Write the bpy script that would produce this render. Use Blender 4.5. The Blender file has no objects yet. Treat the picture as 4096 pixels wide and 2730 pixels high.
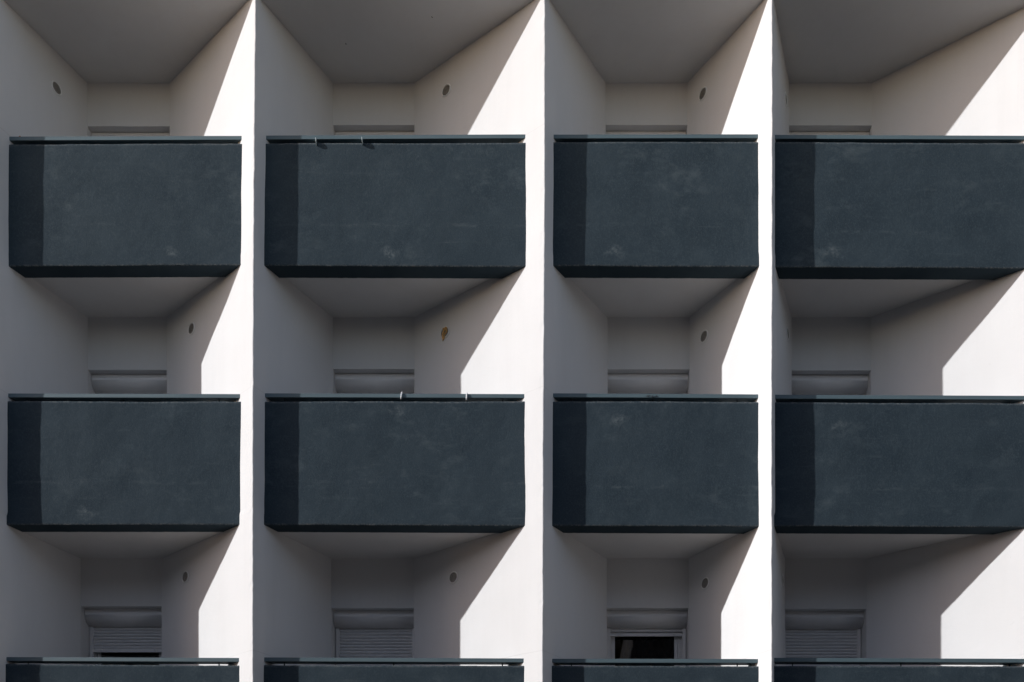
import bpy, bmesh, math, random
from mathutils import Vector, noise

R = math.radians
sc = bpy.context.scene
col = sc.collection

# ------------------------------------------------------------------ camera
cam_d = bpy.data.cameras.new('camera')
cam = bpy.data.objects.new('camera', cam_d)
col.objects.link(cam)
cam.location = (0.0, -10.983, 1.6)           # eye height, across the street
cam.rotation_euler = (R(90), 0, 0)           # level camera, rising-front lens
cam_d.sensor_width = 36.0
cam_d.lens = 33.4
cam_d.shift_x = -0.0493
cam_d.shift_y = 0.5762
cam_d.clip_end = 2000.0
sc.camera = cam

# ------------------------------------------------------------------ sky + sun
SUN = Vector((3.25, 1.0, -1.66)).normalized()     # direction the light travels
world = bpy.data.worlds.new('World')
sc.world = world
world.use_nodes = True
wn = world.node_tree.nodes
bg = wn['Background']
sky = wn.new('ShaderNodeTexSky')
sky.sky_type = 'NISHITA'
sky.sun_disc = False
sky.sun_elevation = math.asin(-SUN.z)
sky.sun_rotation = math.atan2(-SUN.x, -SUN.y)
sky.air_density = 1.0
sky.dust_density = 0.8
tint = wn.new('ShaderNodeMix'); tint.data_type = 'RGBA'; tint.blend_type = 'MULTIPLY'
tint.inputs[0].default_value = 1.0
tint.inputs[7].default_value = (1.21, 0.985, 0.86, 1.0)      # hazy, slightly warm white balance
world.node_tree.links.new(sky.outputs[0], tint.inputs[6])
world.node_tree.links.new(tint.outputs[2], bg.inputs[0])
bg.inputs[1].default_value = 0.14
sun_d = bpy.data.lights.new('sun', 'SUN')
sun_d.energy = 4.25
sun_d.angle = R(0.53)
sun_d.color = (0.98, 0.993, 1.0)
sun = bpy.data.objects.new('sun', sun_d)
col.objects.link(sun)
sun.location = (-20, -8, 22)
sun.rotation_euler = SUN.to_track_quat('-Z', 'Y').to_euler()

vs = sc.view_settings
vs.view_transform = 'Standard'
vs.look = 'None'
vs.exposure = 0.0
vs.gamma = 1.0

# ------------------------------------------------------------------ helpers
def tag(o, label=None, cat=None, group=None, kind=None):
    if label: o['label'] = label
    if cat: o['category'] = cat
    if group: o['group'] = group
    if kind: o['kind'] = kind
    return o

def link(name, me, mat, parent=None):
    o = bpy.data.objects.new(name, me)
    col.objects.link(o)
    if mat is not None and not me.materials:
        me.materials.append(mat)
    if parent is not None:
        o.parent = parent
    return o

def mesh_from(name, verts, faces, smooth=False):
    me = bpy.data.meshes.new(name)
    me.from_pydata(verts, [], faces)
    me.update()
    if smooth:
        me.shade_smooth()
    return me

def bm_mesh(name, bm, smooth=False):
    bmesh.ops.recalc_face_normals(bm, faces=bm.faces)
    me = bpy.data.meshes.new(name)
    bm.to_mesh(me)
    bm.free()
    if smooth:
        me.shade_smooth()
    return me

def prism(name, poly, z0, z1, mat, parent=None, z0b=None):
    """vertical prism over a plan polygon"""
    n = len(poly)
    v = [(x, y, z0) for x, y in poly] + [(x, y, z1) for x, y in poly]
    f = [tuple(range(n))[::-1], tuple(range(n, 2 * n))]
    for i in range(n):
        j = (i + 1) % n
        f.append((i, j, n + j, n + i))
    bm = bmesh.new()
    bv = [bm.verts.new(p) for p in v]
    for q in f:
        bm.faces.new([bv[k] for k in q])
    return link(name, bm_mesh(name, bm), mat, parent)

def box(name, x0, x1, y0, y1, z0, z1, mat, parent=None, bevel=0.0):
    bm = bmesh.new()
    bmesh.ops.create_cube(bm, size=1)
    for v in bm.verts:
        v.co = Vector((x0 if v.co.x < 0 else x1, y0 if v.co.y < 0 else y1, z0 if v.co.z < 0 else z1))
    if bevel:
        bmesh.ops.bevel(bm, geom=list(bm.edges), offset=bevel, segments=1, affect='EDGES')
    return link(name, bm_mesh(name, bm), mat, parent)

def extrude_profile(name, prof, x0, x1, mat, parent=None, smooth=False):
    """profile of (y,z) points swept along X"""
    n = len(prof)
    v = [(x0, y, z) for y, z in prof] + [(x1, y, z) for y, z in prof]
    bm = bmesh.new()
    bv = [bm.verts.new(p) for p in v]
    bm.faces.new(bv[:n])
    bm.faces.new(bv[n:])
    for i in range(n):
        j = (i + 1) % n
        bm.faces.new((bv[i], bv[j], bv[n + j], bv[n + i]))
    me = bm_mesh(name, bm)
    if smooth:
        for p in me.polygons:
            p.use_smooth = len(p.vertices) == 4
    return link(name, me, mat, parent)

def tube_bm(bm, pts, r, seg=8):
    pts = [Vector(p) for p in pts]
    rings = []
    for i, p in enumerate(pts):
        d = (pts[min(i + 1, len(pts) - 1)] - pts[max(i - 1, 0)]).normalized()
        a = d.orthogonal().normalized()
        b = d.cross(a)
        rings.append([bm.verts.new(p + (a * math.cos(t) + b * math.sin(t)) * r)
                      for t in [2 * math.pi * k / seg for k in range(seg)]])
    for i in range(len(rings) - 1):
        # match starting index of neighbouring rings
        r0, r1 = rings[i], rings[i + 1]
        k0 = min(range(seg), key=lambda k: (r1[k].co - r0[0].co - (pts[i + 1] - pts[i])).length)
        for k in range(seg):
            bm.faces.new((r0[k], r0[(k + 1) % seg], r1[(k + 1 + k0) % seg], r1[(k + k0) % seg]))
    bm.faces.new(rings[0])
    bm.faces.new(rings[-1])

def interp(tab, z):
    tab = sorted(tab)
    if z <= tab[0][0]: return tab[0][1]
    for (a, p), (b, q) in zip(tab, tab[1:]):
        if z <= b:
            return p + (q - p) * (z - a) / (b - a)
    return tab[-1][1]

# ------------------------------------------------------------------ materials
class NT:
    def __init__(s, name):
        s.m = bpy.data.materials.new(name)
        s.m.use_nodes = True
        s.t = s.m.node_tree
        s.b = s.t.nodes['Principled BSDF']
    def n(s, kind, **kw):
        nd = s.t.nodes.new(kind)
        for k, v in kw.items():
            if k.startswith('i_'):
                nd.inputs[int(k[2:]) if k[2:].isdigit() else k[2:]].default_value = v
            else:
                setattr(nd, k, v)
        return nd
    def l(s, a, b):
        s.t.links.new(a, b)
    def coords(s):
        """object coordinates shifted by a per-object random amount"""
        tc = s.n('ShaderNodeTexCoord')
        oi = s.n('ShaderNodeObjectInfo')
        mul = s.n('ShaderNodeMath', operation='MULTIPLY', i_1=37.0)
        s.l(oi.outputs['Random'], mul.inputs[0])
        add = s.n('ShaderNodeVectorMath', operation='ADD')
        s.l(tc.outputs['Object'], add.inputs[0])
        s.l(mul.outputs[0], add.inputs[1])
        return add.outputs[0], tc.outputs['Object']
    def noise(s, vec, scale, detail=3.0, rough=0.55, stretch=None):
        if stretch:
            mp = s.n('ShaderNodeMapping')
            mp.inputs['Scale'].default_value = stretch
            s.l(vec, mp.inputs['Vector'])
            vec = mp.outputs[0]
        nz = s.n('ShaderNodeTexNoise')
        nz.inputs['Scale'].default_value = scale
        nz.inputs['Detail'].default_value = detail
        nz.inputs['Roughness'].default_value = rough
        s.l(vec, nz.inputs['Vector'])
        return nz.outputs[0]
    def ramp(s, fac, a, b, ca=(0, 0, 0, 1), cb=(1, 1, 1, 1)):
        r = s.n('ShaderNodeValToRGB')
        r.color_ramp.elements[0].position = a
        r.color_ramp.elements[1].position = b
        r.color_ramp.elements[0].color = ca
        r.color_ramp.elements[1].color = cb
        s.l(fac, r.inputs[0])
        return r.outputs[0]
    def mix(s, fac, a, b, mode='MIX'):
        m = s.n('ShaderNodeMix', data_type='RGBA', blend_type=mode)
        for sock, v in ((m.inputs[0], fac), (m.inputs[6], a), (m.inputs[7], b)):
            if hasattr(v, 'links'): s.l(v, sock)
            else: sock.default_value = v
        return m.outputs[2]
    def math(s, op, a, b=None):
        m = s.n('ShaderNodeMath', operation=op)
        for sock, v in ((m.inputs[0], a), (m.inputs[1], b)):
            if v is None: continue
            if hasattr(v, 'links'): s.l(v, sock)
            else: sock.default_value = v
        return m.outputs[0]
    def bump(s, h, dist, strength=1.0, prev=None):
        b = s.n('ShaderNodeBump')
        b.inputs['Strength'].default_value = strength
        b.inputs['Distance'].default_value = dist
        s.l(h, b.inputs['Height'])
        if prev is not None: s.l(prev, b.inputs['Normal'])
        s.l(b.outputs[0], s.b.inputs['Normal'])
        return b.outputs[0]

def mat_plaster():
    t = NT('white_render')
    v, _ = t.coords()
    big = t.noise(v, 0.9, 4)
    streak = t.noise(v, 3.0, 4, 0.6, (1.0, 1.0, 0.12))
    c = t.mix(t.ramp(big, 0.3, 0.75), (0.71, 0.702, 0.70, 1), (0.75, 0.743, 0.742, 1))
    c = t.mix(t.math('MULTIPLY', t.ramp(streak, 0.45, 0.8), 0.22), c, (0.63, 0.61, 0.60, 1))
    spots = t.noise(v, 24.0, 2)
    c = t.mix(t.math('MULTIPLY', t.ramp(spots, 0.70, 0.78), 0.18), c, (0.55, 0.52, 0.50, 1))
    # level joints left between the storeys' pours, at rail height
    tc = t.n('ShaderNodeTexCoord'); sp = t.n('ShaderNodeSeparateXYZ'); t.l(tc.outputs['Object'], sp.inputs[0])
    zw = t.math('ADD', sp.outputs['Z'], t.math('MULTIPLY', t.noise(v, 3.0, 2), 0.02))
    jm = None
    for zj in (10.815, 7.825, 4.815):
        d_ = t.math('ABSOLUTE', t.math('SUBTRACT', zw, zj))
        k_ = t.ramp(d_, 0.002, 0.007, (1, 1, 1, 1), (0, 0, 0, 1))
        jm = k_ if jm is None else t.math('MAXIMUM', jm, k_)
    jm = t.math('MULTIPLY', jm, t.ramp(t.noise(v, 2.0, 3), 0.35, 0.6))
    c = t.mix(t.math('MULTIPLY', jm, 0.30), c, (0.42, 0.40, 0.39, 1))
    # grey wash of dust and old rain below the level of each slab
    wash = t.noise(v, 1.6, 6, 0.65, (2.2, 2.2, 0.22))
    c = t.mix(t.math('MULTIPLY', t.ramp(wash, 0.50, 0.82), 0.13), c, (0.52, 0.50, 0.49, 1))
    t.l(c, t.b.inputs['Base Color'])
    t.b.inputs['Roughness'].default_value = 0.92
    t.b.inputs['Specular IOR Level'].default_value = 0.2
    p = t.bump(t.noise(v, 2.2, 2), 0.010, 0.5)
    p = t.bump(t.noise(v, 18, 3), 0.0022, 0.6, p)
    t.bump(t.noise(v, 95, 2, 0.6), 0.0012, 0.7, p)
    return t.m

def mat_dark(flat=False):
    t = NT('dark_blue_paint_smooth' if flat else 'dark_blue_render')
    v, obj = t.coords()
    cloud = t.noise(v, 1.7, 5, 0.6)
    c = t.mix(t.ramp(cloud, 0.30, 0.72), (0.030, 0.047, 0.061, 1), (0.044, 0.064, 0.079, 1))
    if flat:
        t.l(c, t.b.inputs['Base Color'])
        t.b.inputs['Roughness'].default_value = 0.9
        t.b.inputs['Specular IOR Level'].default_value = 0.1
        return t.m
    # roughcast grain repeated in the colour as fine paler specks
    gr = t.noise(v, 60, 5, 0.72, (1.0, 1.0, 0.8))
    c = t.mix(t.math('MULTIPLY', t.ramp(gr, 0.48, 0.70), 0.5), c, (0.078, 0.100, 0.114, 1))
    # pale scuffs: soft cloudy blotches broken by the grain, gathered in places
    gate = t.ramp(t.noise(v, 1.1, 2), 0.38, 0.64)
    scf = t.noise(v, 4.2, 7, 0.72, (0.8, 1.0, 1.25))
    sm = t.math('MULTIPLY', t.ramp(scf, 0.52, 0.78), gate)
    c = t.mix(t.math('MULTIPLY', sm, 0.75), c, (0.100, 0.126, 0.139, 1))
    # faint day-work lines running level across the face
    ln = t.noise(v, 1.3, 6, 0.72, (0.9, 1.0, 12.0))
    gate2 = t.ramp(t.noise(v, 2.3, 3, 0.6, (0.6, 1.0, 2.0)), 0.46, 0.62)
    lnm = t.math('MULTIPLY', t.ramp(ln, 0.60, 0.80), gate2)
    c = t.mix(t.math('MULTIPLY', lnm, 0.5), c, (0.125, 0.148, 0.158, 1))
    # joint between two lifts of render, about 46 cm above the bottom edge
    hz = t.n('ShaderNodeAttribute', attribute_type='GEOMETRY', attribute_name='height')
    hh = t.math('ADD', hz.outputs['Fac'], t.math('MULTIPLY', t.math('SUBTRACT', t.noise(v, 1.4, 4, 0.6), 0.5), 0.10))
    oi = t.n('ShaderNodeObjectInfo')
    hh = t.math('ADD', hh, t.math('MULTIPLY', t.math('SUBTRACT', oi.outputs['Random'], 0.5), 0.12))
    lg = t.ramp(t.noise(v, 1.9, 3), 0.40, 0.62)
    for zl, wd, st in ((0.46, 0.030, 0.6), (1.06, 0.026, 0.28), (0.27, 0.026, 0.2)):
        d_ = t.math('ABSOLUTE', t.math('SUBTRACT', hh, zl))
        k_ = t.ramp(d_, 0.0, wd, (1, 1, 1, 1), (0, 0, 0, 1))
        k_ = t.math('MULTIPLY', k_, t.ramp(t.noise(v, 6.0, 6, 0.75, (1.0, 1.0, 2.5)), 0.47, 0.70))
        k_ = t.math('MULTIPLY', k_, lg)
        c = t.mix(t.math('MULTIPLY', k_, st), c, (0.130, 0.155, 0.166, 1))
    # the patched place of this parapet
    at = t.n('ShaderNodeAttribute', attribute_type='OBJECT', attribute_name='patch')
    df = t.n('ShaderNodeVectorMath', operation='SUBTRACT')
    t.l(obj, df.inputs[0]); t.l(at.outputs['Vector'], df.inputs[1])
    wob = t.n('ShaderNodeVectorMath', operation='MULTIPLY_ADD')
    nz = t.n('ShaderNodeTexNoise'); nz.inputs['Scale'].default_value = 9; nz.inputs['Detail'].default_value = 5
    t.l(v, nz.inputs['Vector'])
    t.l(nz.outputs['Color'], wob.inputs[0]); wob.inputs[1].default_value = (0.30, 0.0, 0.26); t.l(df.outputs[0], wob.inputs[2])
    off = t.n('ShaderNodeVectorMath', operation='ADD'); off.inputs[1].default_value = (-0.15, 0, -0.13)
    t.l(wob.outputs[0], off.inputs[0])
    sq = t.n('ShaderNodeVectorMath', operation='MULTIPLY'); sq.inputs[1].default_value = (0.8, 0.0, 1.2)
    t.l(off.outputs[0], sq.inputs[0])
    ln2 = t.n('ShaderNodeVectorMath', operation='LENGTH'); t.l(sq.outputs[0], ln2.inputs[0])
    pm = t.ramp(ln2.outputs['Value'], 0.01, 0.10, (1, 1, 1, 1), (0, 0, 0, 1))
    pm = t.math('MULTIPLY', pm, t.ramp(t.noise(v, 30, 4, 0.7), 0.36, 0.66))
    c = t.mix(t.math('MULTIPLY', pm, 0.75), c, (0.145, 0.172, 0.182, 1))
    # worn arris along the bottom and top edges
    ed = t.n('ShaderNodeAttribute', attribute_type='GEOMETRY', attribute_name='edge_wear')
    wear = t.math('MULTIPLY', ed.outputs['Fac'], t.ramp(t.noise(v, 40, 4, 0.75), 0.44, 0.70))
    c = t.mix(t.math('MULTIPLY', wear, 0.8), c, (0.20, 0.205, 0.20, 1))
    # pin-head pits
    pits = t.ramp(t.noise(v, 30, 2), 0.23, 0.28, (1, 1, 1, 1), (0, 0, 0, 1))
    c = t.mix(t.math('MULTIPLY', pits, 0.5), c, (0.025, 0.03, 0.037, 1))
    t.l(c, t.b.inputs['Base Color'])
    t.b.inputs['Roughness'].default_value = 0.9
    t.b.inputs['Specular IOR Level'].default_value = 0.15
    p = t.bump(t.noise(v, 5.0, 4), 0.008, 0.5)
    vary = t.ramp(t.noise(v, 1.5, 3), 0.3, 0.7, (0.25, 0.25, 0.25, 1), (1, 1, 1, 1))
    g1 = t.math('MULTIPLY', t.noise(v, 55, 5, 0.68, (1.0, 1.0, 0.8)), vary)
    p = t.bump(g1, 0.0042, 0.7, p)
    t.bump(t.noise(v, 140, 2, 0.6), 0.0016, 0.6, p)
    return t.m

def mat_rail():
    t = NT('grey_blue_rail_paint')
    v, _ = t.coords()
    n1 = t.noise(v, 6, 4, 0.6, (0.3, 1, 1))
    c = t.mix(t.ramp(n1, 0.3, 0.7), (0.092, 0.142, 0.164, 1), (0.112, 0.165, 0.187, 1))
    t.l(c, t.b.inputs['Base Color'])
    t.b.inputs['Roughness'].default_value = 0.45
    t.l(t.ramp(n1, 0.2, 0.8, (0.48, 0.48, 0.48, 1), (0.62, 0.62, 0.62, 1)), t.b.inputs['Roughness'])
    t.bump(t.noise(v, 30, 3), 0.0006, 0.5)
    return t.m

def mat_simple(name, color, rough=0.5, spec=0.5, var=0.08, scale=8.0, bump=0.0, bscale=60, metal=0.0):
    t = NT(name)
    v, _ = t.coords()
    a = tuple(k * (1 - var) for k in color) + (1,)
    b = tuple(min(1, k * (1 + var)) for k in color) + (1,)
    t.l(t.mix(t.ramp(t.noise(v, scale, 4), 0.3, 0.7), a, b), t.b.inputs['Base Color'])
    t.b.inputs['Roughness'].default_value = rough
    t.b.inputs['Specular IOR Level'].default_value = spec
    t.b.inputs['Metallic'].default_value = metal
    if bump:
        t.bump(t.noise(v, bscale, 3), bump, 0.7)
    return t.m

def mat_glass():
    t = NT('window_glass')
    t.b.inputs['Base Color'].default_value = (0.9, 0.95, 0.95, 1)
    t.b.inputs['Roughness'].default_value = 0.0
    t.b.inputs['Transmission Weight'].default_value = 1.0
    t.b.inputs['IOR'].default_value = 1.5
    return t.m

M = dict(
    white=mat_plaster(), dark=mat_dark(), dark_flat=mat_dark(True), rail=mat_rail(),
    pvc=mat_simple('white_pvc', (0.84, 0.815, 0.80), 0.34, 0.5, 0.04, 3.0),
    slat=mat_simple('shutter_slat_grey', (0.78, 0.755, 0.745), 0.42, 0.5, 0.05, 5.0),
    post=mat_simple('dark_post_paint', (0.05, 0.065, 0.075), 0.5),
    ring=mat_simple('white_plastic_ring', (0.86, 0.86, 0.85), 0.4, 0.5, 0.05),
    mesh=mat_simple('grey_insect_mesh', (0.40, 0.385, 0.36), 0.8, 0.2, 0.15, 40.0),
    foam=mat_simple('tan_sealing_foam', (0.62, 0.38, 0.15), 0.95, 0.1, 0.3, 30.0, 0.004, 50),
    clipw=mat_simple('white_clip_plastic', (0.82, 0.83, 0.84), 0.35, 0.5, 0.03),
    clipt=mat_simple('pale_zinc_hook', (0.55, 0.62, 0.62), 0.4, 0.5, 0.06),
    snail=mat_simple('orange_brown_shell', (0.42, 0.16, 0.05), 0.5, 0.4, 0.3, 60.0),
    black=mat_simple('dark_rubber', (0.03, 0.03, 0.032), 0.7),
    inner=mat_simple('room_wall_paint', (0.30, 0.27, 0.25), 0.9, 0.2, 0.1, 1.0),
    curtain=mat_simple('brown_curtain', (0.06, 0.03, 0.022), 0.9, 0.1, 0.3, 9.0),
    glass=mat_glass(),
    pave=mat_simple('grey_paving', (0.135, 0.112, 0.092), 0.9, 0.2, 0.15, 1.5, 0.002, 40),
    road=mat_simple('asphalt', (0.066, 0.058, 0.051), 0.9, 0.2, 0.2, 2.0, 0.003, 80),
    opp_a=mat_simple('brown_grey_render', (0.12, 0.115, 0.12), 0.9, 0.2, 0.15, 1.0),
    opp_b=mat_simple('dark_grey_brick', (0.075, 0.072, 0.078), 0.9, 0.2, 0.2, 3.0),
    wire=mat_simple('black_wire', (0.02, 0.02, 0.02), 0.5),
)

# ------------------------------------------------------------------ ground
def sheet(name, x0, x1, y0, y1, z, mat):
    o = link(name, mesh_from(name, [(x0, y0, z), (x1, y0, z), (x1, y1, z), (x0, y1, z)], [(0, 1, 2, 3)]), mat)
    return tag(o, kind='structure')
sheet('ground', -600, 600, -600, 600, -0.124, M['pave'])
sheet('road', -600, 600, -9.2, -2.6, -0.12, M['road'])
o = box('pavement', -60, 60, -2.6, 1.0, -0.2, 0.0, M['pave']); tag(o, kind='structure')
o = box('pavement', -60, 60, -13.0, -9.2, -0.2, 0.0, M['pave']); tag(o, kind='structure')

# ------------------------------------------------------------------ building data (metres)
# x right, y into the building (0 = face of the parapets), z up
# wedge shaped cross walls: depth of the front arris, its x at several heights
EDGE_Y = [-0.140, -0.147, -0.147, -0.165, -0.147]
EDGE_X = [
    [(12.222, -6.456), (10.132, -6.465), (7.28, -6.477), (4.437, -6.488)],
    [(12.222, -3.5016), (10.132, -3.5216), (7.28, -3.533), (4.437, -3.5358)],
    [(12.222, -0.2053), (10.132, -0.2053), (7.28, -0.221), (4.437, -0.2281)],
    [(12.204, 2.3856), (10.117, 2.3856), (7.271, 2.3813), (4.433, 2.3827)],
    [(12.222, 5.595), (4.437, 5.595)],
]
# x of the back corners (y = 1) per bay, top row first; fourth value is the ground storey
BACK_L = [[-5.9913, -5.9882, -6.0749, -6.04], [-2.8948, -2.8948, -2.9168, -2.91], [0.5443, 0.5692, 0.5581, 0.55], [2.8601, 2.8916, 2.8096, 2.84]]
BACK_R = [[-4.9539, -4.9917, -5.0564, -5.02], [-1.8668, -1.8668, -1.8762, -1.87], [1.5735, 1.6019, 1.5909, 1.59], [3.9007, 3.8912, 3.8345, 3.86]]
PTOP = [[(10.6954, 10.704), (7.7272, 7.7185), (4.6867, 4.6694)], [(10.704, 10.7185), (7.7214, 7.7243), (4.6723, 4.6665)],
        [(10.7243, 10.7272), (7.7272, 7.7156), (4.6665, 4.6607)], [(10.7214, 10.711), (7.7127, 7.7012), (4.6665, 4.6607)]]
PBOT = [[(9.2864, 9.2965), (6.3052, 6.2965), (3.27, 3.26)], [(9.2879, 9.2763), (6.298, 6.2803), (3.26, 3.25)],
        [(9.2879, 9.2763), (6.285, 6.2734), (3.25, 3.25)], [(9.2734, 9.2618), (6.2792, 6.2647), (3.25, 3.24)]]
RTOP = [[(10.8101, 10.8188), (7.832, 7.8251), (4.7763, 4.7661)], [(10.8217, 10.8361), (7.8337, 7.8251), (4.7722, 4.7603)],
        [(10.8332, 10.8373), (7.8337, 7.8222), (4.7566, 4.754)], [(10.8303, 10.8199), (7.8175, 7.8048), (4.7676, 4.756)]]
LINT = [[11.7506, 8.6792, 5.6962], [11.7663, 8.6887, 5.6741], [11.7663, 8.6855, 5.6741], [11.7616, 8.6729, 5.6646]]
POSTS = [[-6.2096, -5.1, -3.9913], [-3.2315, -1.9622, -0.6987], [0.1048, 1.05, 2.0309], [2.6725, 3.9331, 5.1965]]
SOFFIT = [12.297, 9.341, 6.299, 3.30]
NAMES_ROW = ['top row', 'middle row', 'bottom row']
PATCH = {(0, 0): (-4.51, 9.44), (1, 0): (-2.0, 9.45), (2, 0): (0.59, 9.46), (3, 0): (3.13, 9.46),
         (0, 1): (-5.52, 6.42), (1, 1): (-1.88, 7.62), (2, 1): (0.66, 7.52), (3, 1): (3.2, 7.45)}

# one more bay each side, so the front goes on beyond the frame
def shifted(row, dx): return [v + dx for v in row]
WL = EDGE_X[0][-1][1] - EDGE_X[2][-1][1]
EDGE_Y = [-0.147] + EDGE_Y + [-0.147]
EDGE_X = [[(z, x - 3.3) for z, x in EDGE_X[0]]] + EDGE_X + [[(z, x + 3.1) for z, x in EDGE_X[4]]]
dxl = -6.4615 + 0.2205
dxr = 5.5633 + 3.53
BACK_L = [shifted(BACK_L[1], dxl)] + BACK_L + [shifted(BACK_L[0], dxr + 2.94)]
BACK_R = [shifted(BACK_R[1], dxl)] + BACK_R + [shifted(BACK_R[0], dxr + 2.94)]
for i in range(4):      # keep the right-hand bay inside its cross walls
    BACK_L[-1][i] = 5.5633 + 0.46
    BACK_R[-1][i] = 5.5633 + 1.55
for T in (PTOP, PBOT, RTOP):
    T.insert(0, [tuple(q) for q in T[1]]); T.append([tuple(q) for q in T[0]])
LINT.insert(0, LINT[1]); LINT.append(LINT[1])
POSTS.insert(0, [x - 3.29 for x in (-6.1, -4.9, -3.6)]); POSTS.append([5.9, 7.0, 8.2])
NB = 6
W_LEFT, W_RIGHT = -10.6, 9.6

def row_of(z):
    return 0 if z > 9.45 else 1 if z > 6.40 else 2 if z > 3.40 else 3

def wall_x(bay, side, y, z, row=None):
    """x of the side wall of a bay at depth y, height z (side 0 = left, 1 = right)"""
    p = bay + side
    fx, e = interp(EDGE_X[p], z), EDGE_Y[p]
    bx = (BACK_L if side == 0 else BACK_R)[bay][row_of(z) if row is None else row]
    return fx + (bx - fx) * (y - e) / (1.0 - e)

building = bpy.data.objects.new('apartment_building', None)
col.objects.link(building)
tag(building, 'white rendered apartment block with dark blue-grey balconies between angled cross walls', 'building')

# ---- cross walls (wedges in plan, thin arris to the street)
def cross_wall(p):
    e = EDGE_Y[p]
    dz = 0.05
    nz = int(12.6 / dz)
    ts = [0.0, 0.004, 0.012, 0.03, 0.08, 0.18, 0.32, 0.5, 0.7, 0.88, 1.0]
    verts, faces, ring = [], [], None
    rnd = random.Random(p * 7 + 3)
    nose = 0.004
    rings = []
    for k in range(nz + 1):
        z = k * dz
        fx = interp(EDGE_X[p], z)
        r = row_of(z)
        lb = BACK_R[p - 1][r] if p > 0 else W_LEFT          # left face = right wall of bay p-1
        rb = BACK_L[p][r] if p < NB else W_RIGHT
        jag = 0.0045 * noise.noise((p * 9.1, 2.2, z * 5.0)) + 0.003 * noise.noise((p * 5.3, 7.2, z * 31.0))
        pts = []
        def face(bx, sgn):
            out = []
            for t in ts:
                x = fx + sgn * nose + (bx - fx - sgn * nose) * t
                y = e + (1.0 - e) * t
                a = 0.0026 * noise.noise((p * 3.7 + sgn * 11, y * 2.5, z * 2.2)) if 0.0 < t < 1.0 else 0.0
                L = math.hypot(bx - fx, 1.0 - e)
                nx, ny = sgn * (1.0 - e) / L * 1.0, -abs(bx - fx) / L
                w = jag if t < 0.02 else 0.0
                out.append((x + nx * a + w, y + ny * a + abs(w) * 0.5, z))
            return out
        left = face(lb, -1.0)
        right = face(rb, 1.0)
        pts = [(lb, 1.45, z)] + left[::-1] + right + [(rb, 1.45, z)]
        rings.append(pts)
    n = len(rings[0])
    for ring in rings: verts += ring
    for k in range(nz):
        for i in range(n):
            j = (i + 1) % n
            faces.append((k * n + i, k * n + j, (k + 1) * n + j, (k + 1) * n + i))
    faces.append(tuple(range(n))[::-1])
    faces.append(tuple(range(nz * n, nz * n + n)))
    me = mesh_from('cross_wall', verts, faces)
    o = link('cross_wall', me, M['white'], building)
    bm = bmesh.new(); bm.from_mesh(me); bmesh.ops.recalc_face_normals(bm, faces=bm.faces); bm.to_mesh(me); bm.free()
    return o
for p in range(NB + 1):
    cross_wall(p)

# ---- floor slabs and roof
for k, z in enumerate(SOFFIT):
    if k == 0:
        box('roof_slab', W_LEFT, W_RIGHT, -0.147, 5.2, z, z + 0.34, M['white'], building, 0.004)
    else:
        box('floor_slab', W_LEFT, W_RIGHT, 0.18, 5.2, z, z + 0.21, M['white'], building)
box('end_wall', W_LEFT - 0.2, W_LEFT, 0.0, 5.2, 0.0, 12.63, M['white'], building)
box('end_wall', W_RIGHT, W_RIGHT + 0.2, 0.0, 5.2, 0.0, 12.63, M['white'], building)
box('rear_wall', W_LEFT - 0.2, W_RIGHT + 0.2, 5.2, 5.4, 0.0, 12.63, M['inner'], building)
box('ground_floor_wall', W_LEFT, W_RIGHT, 1.1, 1.4, 0.0, 3.30, M['white'], building)

# ---- lintel walls above the shutters
def lintel(b, r):
    xl, xr = BACK_L[b][r] - 0.04, BACK_R[b][r] + 0.04
    z0, z1 = LINT[b][r], SOFFIT[r] + 0.05
    nx, nz = 24, 14
    verts, faces = [], []
    for j in range(nz + 1):
        for i in range(nx + 1):
            x = xl + (xr - xl) * i / nx
            z = z0 + (z1 - z0) * j / nz
            w = 0.0035 * noise.noise((x * 2.4, 3.1 + b, z * 2.4))
            if j == 0:
                z += 0.0015 * noise.noise((x * 14, b, r))
            verts.append((x, 1.0 + w, z))
    for j in range(nz):
        for i in range(nx):
            a = j * (nx + 1) + i
            faces.append((a, a + 1, a + nx + 2, a + nx + 1))
    base = len(verts)
    verts += [(xl, 1.45, z0), (xr, 1.45, z0), (xr, 1.45, z1), (xl, 1.45, z1)]
    row0 = list(range(nx + 1))
    faces.append(tuple(row0[::-1] + [base, base + 1]))
    faces.append((base, base + 3, base + 2, base + 1))
    me = mesh_from('lintel_wall', verts, faces)
    return link('lintel_wall', me, M['white'], building)

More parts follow.
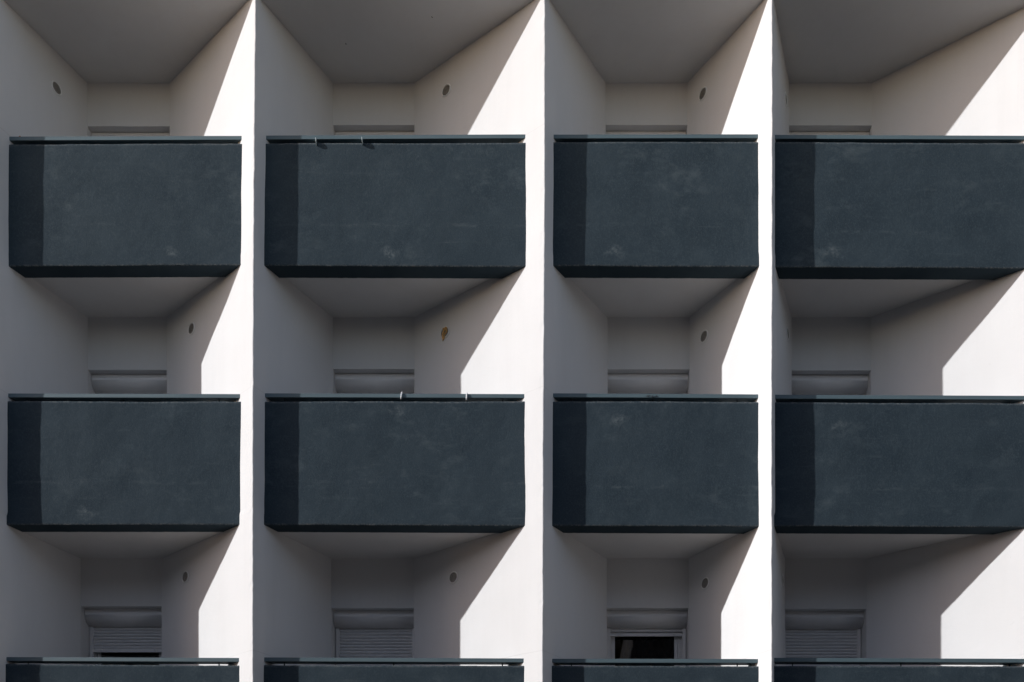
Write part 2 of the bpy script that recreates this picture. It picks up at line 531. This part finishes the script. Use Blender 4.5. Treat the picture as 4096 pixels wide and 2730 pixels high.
# ---- parapets
def parapet(b, r):
    """dark rendered parapet with a slightly uneven face, worn arrises"""
    (tl, tr), (bl, br) = PTOP[b][r], PBOT[b][r]
    bl, br = min(bl, SOFFIT[r + 1] - 0.003), min(br, SOFFIT[r + 1] - 0.003)
    nx = 110
    vv = [0.0, 0.0045] + [0.018 + 0.964 * k / 50 for k in range(51)] + [0.9955, 1.0]
    nz = len(vv) - 1
    zc = 0.5 * (tl + bl)
    x0 = wall_x(b, 0, 0.0, zc, r) - 0.03
    x1 = wall_x(b, 1, 0.0, zc, r) + 0.03
    verts, faces, wear = [], [], []
    def zz(u, v):
        t = tl + (tr - tl) * u; bo = bl + (br - bl) * u
        return bo + (t - bo) * v
    for j in range(nz + 1):
        v = vv[j]
        for i in range(nx + 1):
            u = i / nx
            x = x0 + (x1 - x0) * u
            z = zz(u, v)
            s = b * 4.7 + r * 9.3
            y = 0.009 * noise.noise((x * 0.9 + s, 1.0, z * 0.9)) + 0.0035 * noise.noise((x * 3.2 + s, 5.0, z * 3.2))
            y += 0.0012 * noise.noise((x * 13 + s, 2.0, z * 13))
            if j in (0, nz):
                z += 0.003 * noise.noise((x * 8 + s, j, 0.3)) + 0.002 * noise.noise((x * 27 + s, j, 4.3))
                y += 0.004 + 0.002 * noise.noise((x * 10 + s, j, 7.0))
            verts.append((x, y, z))
            wear.append(1.0 if j in (0, 1, nz - 1, nz) else 0.0)
    W = nx + 1
    for j in range(nz):
        for i in range(nx):
            a = j * W + i
            faces.append((a, a + 1, a + W + 1, a + W))
    # body behind the face
    back_b, back_t = [], []
    for i in range(nx + 1):
        u = i / nx
        x = x0 + (x1 - x0) * u
        yb = 0.197 + 0.004 * noise.noise((x * 7 + b, r, 1.0)) + 0.003 * noise.noise((x * 19 + b, r, 2.0))
        back_b.append(len(verts)); verts.append((x, yb, zz(u, 0))); wear.append(0)
    for i in range(nx + 1):
        u = i / nx
        x = x0 + (x1 - x0) * u
        back_t.append(len(verts)); verts.append((x, 0.2, zz(u, 1))); wear.append(0)
    for i in range(nx):
        faces.append((i + 1, i, back_b[i], back_b[i + 1]))                      # underside
        t0 = nz * W + i
        faces.append((t0, t0 + 1, back_t[i + 1], back_t[i]))                    # top
        faces.append((back_b[i + 1], back_b[i], back_t[i], back_t[i + 1]))      # room side
    le = [j * W for j in range(nz + 1)]
    faces.append(tuple(le + [back_t[0], back_b[0]]))
    re_ = [j * W + nx for j in range(nz, -1, -1)]
    faces.append(tuple(re_ + [back_b[-1], back_t[-1]]))
    me = mesh_from('balcony_parapet', verts, faces)
    at = me.attributes.new('edge_wear', 'FLOAT', 'POINT')
    at.data.foreach_set('value', wear)
    ah = me.attributes.new('height', 'FLOAT', 'POINT')
    ah.data.foreach_set('value', [q[2] - (bl + (br - bl) * (q[0] - x0) / (x1 - x0)) for q in verts])
    o = link('balcony_parapet', me, M['dark'], building)
    me.materials.append(M['dark_flat'])
    for q in me.polygons:
        q.use_smooth = q.index < nx * nz
        q.material_index = 0 if q.index < nx * nz else 1
    px, pz = PATCH.get((b - 1, r), (0, -50))
    o['patch'] = (px, 0.0, pz)
    return o

def handrail(b, r, par):
    tl, tr = [1.6 + (q - 1.6) * 0.99773 for q in RTOP[b][r]]
    h = 0.0445
    ya, yb = 0.005, 0.112
    zc = tl
    g = 0.0015
    xs = [wall_x(b, 0, ya, zc, r) + g, wall_x(b, 1, ya, zc, r) - g, wall_x(b, 1, yb, zc, r) - g, wall_x(b, 0, yb, zc, r) + g]
    zs = [tl, tr, tr, tl]
    ys = [ya, ya, yb, yb]
    bm = bmesh.new()
    lo = [bm.verts.new((xs[i], ys[i], zs[i] - h)) for i in range(4)]
    hi = [bm.verts.new((xs[i], ys[i], zs[i])) for i in range(4)]
    bm.faces.new(lo); bm.faces.new(hi)
    for i in range(4):
        j = (i + 1) % 4
        bm.faces.new((lo[i], lo[j], hi[j], hi[i]))
    bmesh.ops.bevel(bm, geom=list(bm.edges), offset=0.0012, segments=1, affect='EDGES')
    o = link('handrail', bm_mesh('handrail', bm), M['rail'], par)
    pt = PTOP[b][r]
    for x in POSTS[b]:
        u = (x - xs[0]) / (xs[1] - xs[0])
        zt = tl + (tr - tl) * u - h
        zb = pt[0] + (pt[1] - pt[0]) * u
        pbm = bmesh.new()
        tube_bm(pbm, [(x, 0.06, zb - 0.01), (x, 0.06, zt + 0.004)], 0.0075, 10)
        link('rail_post', bm_mesh('rail_post', pbm, True), M['post'], par)
    return o

SIDE = {1: 'far left bay', 2: 'second bay from left', 3: 'third bay from left', 4: 'far right bay'}
parapets = {}
for b in range(NB):
    for r in range(3):
        lintel(b, r)
        par = parapet(b, r)
        parapets[b, r] = par
        if b in SIDE:
            par['label'] = 'dark blue-grey rendered balcony parapet, %s, %s' % (NAMES_ROW[r], SIDE[b])
        handrail(b, r, par)

# ---- roller shutters in the recesses
slat_cache = {}
def slat_mesh(w):
    key = round(w, 3)
    if key in slat_cache: return slat_cache[key]
    prof = []
    h, d = 0.0372, 0.011
    for k in range(7):
        t = k / 6
        prof.append((-d * math.sin(math.pi * t) * 0.8 - 0.001, h * (1 - t)))
    prof += [(0.004, 0.0), (0.004, h)]
    n = len(prof)
    v = [(0, y, z) for y, z in prof] + [(w, y, z) for y, z in prof]
    bm = bmesh.new()
    bv = [bm.verts.new(q) for q in v]
    bm.faces.new(bv[:n]); bm.faces.new(bv[n:])
    for i in range(n):
        j = (i + 1) % n
        bm.faces.new((bv[i], bv[j], bv[n + j], bv[n + i]))
    me = bm_mesh('slat', bm)
    me.materials.append(M['slat'])
    slat_cache[key] = me
    return me

def shutter(b, r, bottom=None, visible=0):
    xl, xr = BACK_L[b][r] + 0.004, BACK_R[b][r] - 0.004
    zt = LINT[b][r] - 0.002
    # housing: flat band, step line, quarter round running back to the door
    y0, y1, h = 1.088, 1.203, 0.186
    prof = [(y1 + 0.10, zt), (y0 + 0.006, zt), (y0 + 0.002, zt - 0.004), (y0 + 0.002, zt - 0.040), (y0 + 0.0055, zt - 0.0425), (y0, zt - 0.046)]
    za = zt - 0.075
    for k in range(0, 13):
        a = math.radians(90 * k / 12)
        prof.append((y1 - (y1 - y0) * math.cos(a), za - (h - 0.075) * math.sin(a)))
    prof += [(y1 + 0.012, zt - h - 0.004), (y1 + 0.012, zt - h + 0.004), (y1 + 0.10, zt - h + 0.004)]
    o = extrude_profile('roller_shutter', prof, xl + 0.006, xr - 0.006, M['pvc'], building, True)
    me = o.data
    for q in me.polygons:
        q.use_smooth = False
    # smooth only the curved strip
    for q in me.polygons:
        c = q.center
        if len(q.vertices) == 4 and c.z < za - 0.002 and c.z > zt - h - 0.001:
            q.use_smooth = True
    zb = SOFFIT[r + 1] + 0.21
    zh = zt - h + 0.004
    gw = 0.050
    # end caps of the housing
    for x in (xl, xr):
        s = 1 if x == xl else -1
        cap = extrude_profile('housing_end_cap', [(y, z) for y, z in prof], x, x + s * 0.006, M['pvc'], o)
    for x0, x1 in ((xl + 0.004, xl + gw), (xr - gw, xr - 0.004)):
        box('guide_rail', x0, x1, 1.2, 1.245, zb, zh - 0.006, M['pvc'], o, 0.003)
    bot = zb + 0.002 if bottom is None else bottom
    w = (xr - gw + 0.01) - (xl + gw - 0.01)
    sx = xl + gw - 0.01
    pitch = 0.0402
    z = zh + 0.03
    k = 0
    rest = []
    while z - pitch > bot + 0.038 - 0.02:
        z -= pitch
        if k < visible:
            s = link('slat', slat_mesh(w), M['slat'], o)
            s.location = (sx, 1.222, z)
        else:
            rest.append(z)
        k += 1
    if rest:
        src = slat_mesh(w)
        v, f = [], []
        for zz in rest:
            n0 = len(v)
            v += [(p.co.x + sx, p.co.y + 1.222, p.co.z + zz) for p in src.vertices]
            f += [tuple(q + n0 for q in pl.vertices) for pl in src.polygons]
        c = link('slat_curtain', mesh_from('slat_curtain', v, f), M['slat'], o)
        c['kind'] = 'stuff'
    # dark strip behind the slats closes the pin-hole joints
    bar = box('bottom_bar', sx, sx + w, 1.212, 1.23, bot, bot + 0.040, M['pvc'], o, 0.003)
    for fx in (0.13, 0.87):
        kb = bmesh.new()
        tube_bm(kb, [(sx + w * fx, 1.213, bot + 0.028), (sx + w * fx, 1.185, bot + 0.028)], 0.009, 12)
        link('stop_knob', bm_mesh('stop_knob', kb), M['ring'], o)
    return o

def balcony_door(b, r):
    """white framed glazed door behind a part-raised shutter"""
    xl, xr = BACK_L[b][r] + 0.03, BACK_R[b][r] - 0.03
    zb, zt = SOFFIT[r + 1] + 0.212, LINT[b][r] - 0.20
    y0, y1 = 1.262, 1.32
    bm = bmesh.new()
    def add(x0, x1, za, zb_, ya, yb):
        v = [bm.verts.new(p) for p in ((x0, ya, za), (x1, ya, za), (x1, yb, za), (x0, yb, za), (x0, ya, zb_), (x1, ya, zb_), (x1, yb, zb_), (x0, yb, zb_))]
        for q in ((0, 1, 2, 3), (4, 5, 6, 7), (0, 1, 5, 4), (1, 2, 6, 5), (2, 3, 7, 6), (3, 0, 4, 7)):
            bm.faces.new([v[k] for k in q])
    add(xl, xl + 0.045, zb, zt, y0, y1); add(xr - 0.045, xr, zb, zt, y0, y1); add(xl + 0.045, xr - 0.045, zt - 0.05, zt, y0, y1)
    o = link('balcony_door', bm_mesh('balcony_door', bm), M['pvc'], building)
    for x0, x1 in ((xl + 0.047, xl + 0.088), (xr - 0.118, xr - 0.077), (xr - 0.073, xr - 0.047)):
        box('sash_stile', x0, x1, y0 + 0.012, y1 - 0.004, zb + 0.002, zt - 0.052, M['pvc'], o, 0.003)
    box('sash_rail', xl + 0.09, xr - 0.12, y0 + 0.012, y1 - 0.004, zb + 0.002, zb + 0.09, M['pvc'], o, 0.003)
    box('glass_pane', xl + 0.088, xr - 0.118, 1.292, 1.298, zb + 0.09, zt - 0.05, M['glass'], o)
    return o

VIS = {(1, 2): (5.179, 8), (2, 2): (None, 11), (3, 2): (5.384, 4), (4, 2): (None, 11)}
for b in range(NB):
    for r in range(3):
        bottom, vis = VIS.get((b, r), (None, 0))
        shutter(b, r, bottom, vis)
for b in (1, 3):
    balcony_door(b, 2)
# curtain in the room behind the glazed door
def curtain(b, r, xa, xb):
    v, f = [], []
    n = 60
    z0, z1 = SOFFIT[r + 1] + 0.215, LINT[b][r] + 0.1
    for i in range(n + 1):
        x = xa + (xb - xa) * i / n
        y = 1.75 + 0.03 * math.sin(i * 1.3) + 0.01 * math.sin(i * 3.1)
        v += [(x, y, z0), (x, y, z1)]
    for i in range(n):
        f.append((2 * i, 2 * i + 2, 2 * i + 3, 2 * i + 1))
    o = link('curtain', mesh_from('curtain', v, f, True), M['curtain'])
    md = o.modifiers.new('thickness', 'SOLIDIFY'); md.thickness = 0.004
    return tag(o, 'dark brown curtain behind the half-raised shutter in the third bay', 'curtain')
curtain(3, 2, 0.45, 1.75)

# ---- round vents on the side walls
def vent(b, side, r, d, z, foam=False):
    p = wall_x(b, side, d, z, r)
    q = wall_x(b, side, d + 0.1, z, r)
    tx, ty = q - p, 0.1
    L = math.hypot(tx, ty)
    T = Vector((tx / L, ty / L, 0))
    N = Vector((T.y, -T.x, 0)) if side == 0 else Vector((-T.y, T.x, 0))
    if N.y > 0: N = -N
    C = Vector((p, d, z))
    U = Vector((0, 0, 1))
    seg = 36
    prof = [(0.074, -0.004), (0.074, 0.006), (0.071, 0.011), (0.066, 0.013), (0.061, 0.011), (0.0585, 0.005), (0.0585, -0.004)]
    v, f = [], []
    for k in range(seg):
        a = 2 * math.pi * k / seg
        dirv = T * math.cos(a) + U * math.sin(a)
        for rr, h in prof:
            v.append(tuple(C + dirv * rr + N * h))
    n = len(prof)
    for k in range(seg):
        k2 = (k + 1) % seg
        for i in range(n - 1):
            f.append((k * n + i, k2 * n + i, k2 * n + i + 1, k * n + i + 1))
    me = mesh_from('round_vent', v, f, True)
    bm = bmesh.new(); bm.from_mesh(me); bmesh.ops.recalc_face_normals(bm, faces=bm.faces); bm.to_mesh(me); bm.free()
    o = link('round_vent', me, M['ring'], building)
    # grille: disc with raised bars
    bm = bmesh.new()
    ctr = bm.verts.new(C + N * 0.0028)
    rim = [bm.verts.new(C + (T * math.cos(2 * math.pi * k / seg) + U * math.sin(2 * math.pi * k / seg)) * 0.0595 + N * 0.0028) for k in range(seg)]
    for k in range(seg):
        bm.faces.new((ctr, rim[k], rim[(k + 1) % seg]))
    for k in range(-6, 7):
        hh = k * 0.0086
        hw = math.sqrt(max(0.0, 0.058 ** 2 - hh ** 2))
        if hw < 0.01: continue
        a, c2 = C + U * hh - T * hw, C + U * hh + T * hw
        q = [a + N * 0.0015 - U * 0.0018, c2 + N * 0.0015 - U * 0.0018, c2 + N * 0.0075 - U * 0.0026, a + N * 0.0075 - U * 0.0026,
             a + N * 0.0015 + U * 0.0018, c2 + N * 0.0015 + U * 0.0018]
        w = [bm.verts.new(x) for x in q]
        bm.faces.new((w[0], w[1], w[2], w[3])); bm.faces.new((w[4], w[5], w[2], w[3]))
    link('vent_grille', bm_mesh('vent_grille', bm), M['mesh'], o)
    if foam:
        bm = bmesh.new()
        rnd = random.Random(5)
        lumps = [(-0.028, 0.030, 0.012, 0.022), (-0.012, 0.040, 0.010, 0.024), (0.016, 0.046, 0.013, 0.014), (-0.036, -0.002, 0.011, 0.018), (0.006, 0.012, 0.010, 0.034),
                 (0.020, 0.010, 0.009, 0.030), (-0.014, -0.020, 0.014, 0.012), (0.010, -0.034, 0.016, 0.014), (0.028, -0.050, 0.010, 0.020), (0.012, -0.066, 0.008, 0.022),
                 (0.024, -0.082, 0.007, 0.018), (-0.002, -0.062, 0.007, 0.012), (0.034, -0.020, 0.008, 0.020)]
        for k, (dt, du, s1, s2) in enumerate(lumps):
            vs_ = bmesh.ops.create_icosphere(bm, subdivisions=2, radius=1.0)['verts']
            for vv in vs_:
                c0 = vv.co.copy()
                j = 1 + 0.45 * noise.noise(c0 * 1.9 + Vector((k * 3.1, 0, 0)))
                sh = 0.35 * c0.y * s2
                vv.co = C + T * (dt + c0.x * s1 * j - sh * 0.6) + U * (du + c0.y * s2 * j) + N * (0.011 + c0.z * 0.009 * j)
        f_ = link('foam_plug', bm_mesh('foam_plug', bm, True), M['foam'], o)
        f_['label'] = 'lumpy tan foam stuffed into the vent'
        o['label'] = 'white vent ring stuffed with tan foam'
    return o

for b, s, r, d, z, fm in ((1, 0, 0, 0.584, 11.86, 0), (1, 1, 1, 0.645, 8.97, 0), (1, 1, 2, 0.675, 5.945, 0),
                          (2, 1, 0, 0.696, 11.932, 0), (2, 1, 1, 0.708, 8.964, 1), (2, 1, 2, 0.622, 5.918, 0),
                          (3, 1, 0, 0.765, 11.95, 0), (3, 1, 1, 0.774, 8.957, 0), (3, 1, 2, 0.747, 5.894, 0),
                          (4, 0, 0, 0.726, 11.849, 0), (4, 0, 1, 0.724, 8.961, 0), (4, 0, 2, 0.712, 5.921, 0)):
    vent(b, s, r, d, z, bool(fm))

# ---- small hooks in the top soffit
for x, y in ((-2.614, 0.461), (-1.529, 0.127)):
    bm = bmesh.new()
    pts = [(x, y, 12.30), (x, y, 12.288), (x + 0.003, y, 12.284), (x + 0.009, y, 12.283), (x + 0.014, y, 12.286)]
    tube_bm(bm, pts, 0.003, 6)
    link('ceiling_hook', bm_mesh('ceiling_hook', bm, True), M['black'], building)

# ------------------------------------------------------------------ the other side of the street
def street_block(name, x0, x1, y0, y1, h, wall, label, sill_mat, nst, wins):
    root = bpy.data.objects.new(name, None); col.objects.link(root)
    root.location = (0, 0, 0)
    tag(root, label, 'building')
    sh = h / nst
    # street wall as piers and spandrels round real openings
    bm = bmesh.new()
    def add(xa, xb, ya, yb, za, zb):
        v = [bm.verts.new(p) for p in ((xa, ya, za), (xb, ya, za), (xb, yb, za), (xa, yb, za), (xa, ya, zb), (xb, ya, zb), (xb, yb, zb), (xa, yb, zb))]
        for q in ((0, 1, 2, 3), (4, 5, 6, 7), (0, 1, 5, 4), (1, 2, 6, 5), (2, 3, 7, 6), (3, 0, 4, 7)):
            bm.faces.new([v[k] for k in q])
    n = max(1, int((x1 - x0) / wins))
    pw = (x1 - x0) / n
    for s_ in range(nst):
        za, zb = s_ * sh, (s_ + 1) * sh
        add(x0, x1, y1 - 0.3, y1, za, za + 0.95)
        add(x0, x1, y1 - 0.3, y1, zb - 0.45, zb)
        for k in range(n):
            xa = x0 + k * pw
            add(xa, xa + pw * 0.28, y1 - 0.3, y1, za + 0.95, zb - 0.45)
            add(xa + pw * 0.72, xa + pw, y1 - 0.3, y1, za + 0.95, zb - 0.45)
    add(x0, x1, y0, y0 + 0.3, 0, h); add(x0, x0 + 0.3, y0 + 0.3, y1 - 0.3, 0, h); add(x1 - 0.3, x1, y0 + 0.3, y1 - 0.3, 0, h)
    link('wall', bm_mesh('wall', bm), wall, root)
    box('roof', x0 - 0.15, x1 + 0.15, y0 - 0.15, y1 + 0.15, h, h + 0.3, sill_mat, root)
    for s_ in range(nst):
        za, zb = s_ * sh, (s_ + 1) * sh
        for k in range(n):
            xa, xb = x0 + (k + 0.28) * pw, x0 + (k + 0.72) * pw
            w_ = box('window', xa, xb, y1 - 0.24, y1 - 0.2, za + 0.95, zb - 0.45, M['black'], root)
            box('window_sill', xa - 0.05, xb + 0.05, y1 + 0.003, y1 + 0.09, za + 0.90, za + 0.945, sill_mat, w_)
    return root
street_block('opposite_building', -34.0, 1.48, -26.0, -13.4, 9.6, M['opp_a'], 'grey block of flats over the street, mirrored at left in the balcony door', M['pave'], 3, 4.2)
street_block('opposite_building', 2.0, 36.0, -26.0, -13.4, 11.2, M['opp_b'], 'dark grey block of flats over the street, mirrored at right in the balcony door', M['pave'], 4, 4.0)

# ------------------------------------------------------------------ small things on the rails
def clip_over_rail(x, ztop, tilt, label):
    """white plastic clip bent round the handrail"""
    bm = bmesh.new()
    h = 0.082
    ya, yb = -0.004, 0.121
    prof = [(ya, -h), (ya - 0.001, -h * 0.7), (ya - 0.001, -h * 0.35), (ya, -0.010), (ya + 0.012, 0.002), (0.5 * (ya + yb), 0.004),
            (yb - 0.012, 0.002), (yb, -0.010), (yb, -h * 0.8)]
    tube_bm(bm, [(x + tilt * z, y, ztop + z) for y, z in prof], 0.0075, 8)
    o = link('rail_clip', bm_mesh('rail_clip', bm, True), M['clipw'])
    return tag(o, label, 'clip', 'white clips on the handrail')
clip_over_rail(-1.857, 7.831, 0.12, 'tilted white plastic clip over middle-row handrail, nearer the shutter housing')
clip_over_rail(-1.106, 7.822, 0.04, 'upright white plastic clip over middle-row handrail, nearer the sunlit wall')

def plate_hook(x, zt, label):
    """thin rounded metal plate standing out from the gap under the handrail"""
    bm = bmesh.new()
    n = 16
    ring = []
    zc = zt - 0.040
    for k in range(n):
        a = 2 * math.pi * k / n
        ring.append((-0.012 + 0.030 * math.cos(a), zc + 0.042 * math.sin(a)))
    for sx in (-0.003, 0.003):
        vs_ = [bm.verts.new((x + sx + (z - zc) * -0.06, y, z)) for y, z in ring]
        bm.faces.new(vs_)
    bm.verts.ensure_lookup_table()
    for k in range(n):
        j = (k + 1) % n
        bm.faces.new((bm.verts[k], bm.verts[j], bm.verts[n + j], bm.verts[n + k]))
    o = link('hook_plate', bm_mesh('hook_plate', bm), M['clipt'])
    return tag(o, label, 'hook', 'hooks under the handrail')
plate_hook(-2.845, 10.755, 'thin pale metal hook under top-row handrail, left one of the pair')
plate_hook(-2.312, 10.764, 'thin pale metal hook under top-row handrail, right one of the pair')

def shell(x, y, z):
    bm = bmesh.new()
    n = 30
    pts = []
    for v in bmesh.ops.create_uvsphere(bm, u_segments=14, v_segments=10, radius=1)['verts']:
        c = v.co.copy()
        s = 1 + 0.12 * math.sin(4 * math.atan2(c.y, c.z))
        v.co = Vector((x + c.x * 0.012 * s, y + c.y * 0.011, z + 0.0135 + c.z * 0.0145 * s + 0.003 * c.x))
    for v in bmesh.ops.create_uvsphere(bm, u_segments=10, v_segments=6, radius=1)['verts']:
        c = v.co.copy()
        v.co = Vector((x + 0.008 + c.x * 0.010, y + c.y * 0.007, z + 0.005 + c.z * 0.005))
    o = link('snail_shell', bm_mesh('snail_shell', bm, True), M['snail'])
    return tag(o, 'tiny orange-brown lump on the top-left handrail', 'shell')
shell(-6.29, 0.03, 10.789)

def wire_tangle(x, y, z):
    bm = bmesh.new()
    rnd = random.Random(2)
    pts = []
    for k in range(60):
        t = k / 59
        a = t * 26
        pts.append((x - 0.07 + 0.14 * t + 0.012 * math.sin(a * 0.7), y - 0.003 + 0.002 * math.cos(a), z - 0.012 + 0.012 * math.sin(a) * (0.4 + 0.6 * math.sin(3.1 * t))))
    tube_bm(bm, pts, 0.0018, 5)
    o = link('wire_tangle', bm_mesh('wire_tangle', bm, True), M['wire'])
    return tag(o, 'dark tangled wire on the middle-row handrail of the third bay', 'wire')
wire_tangle(1.035, 0.004, 7.796)
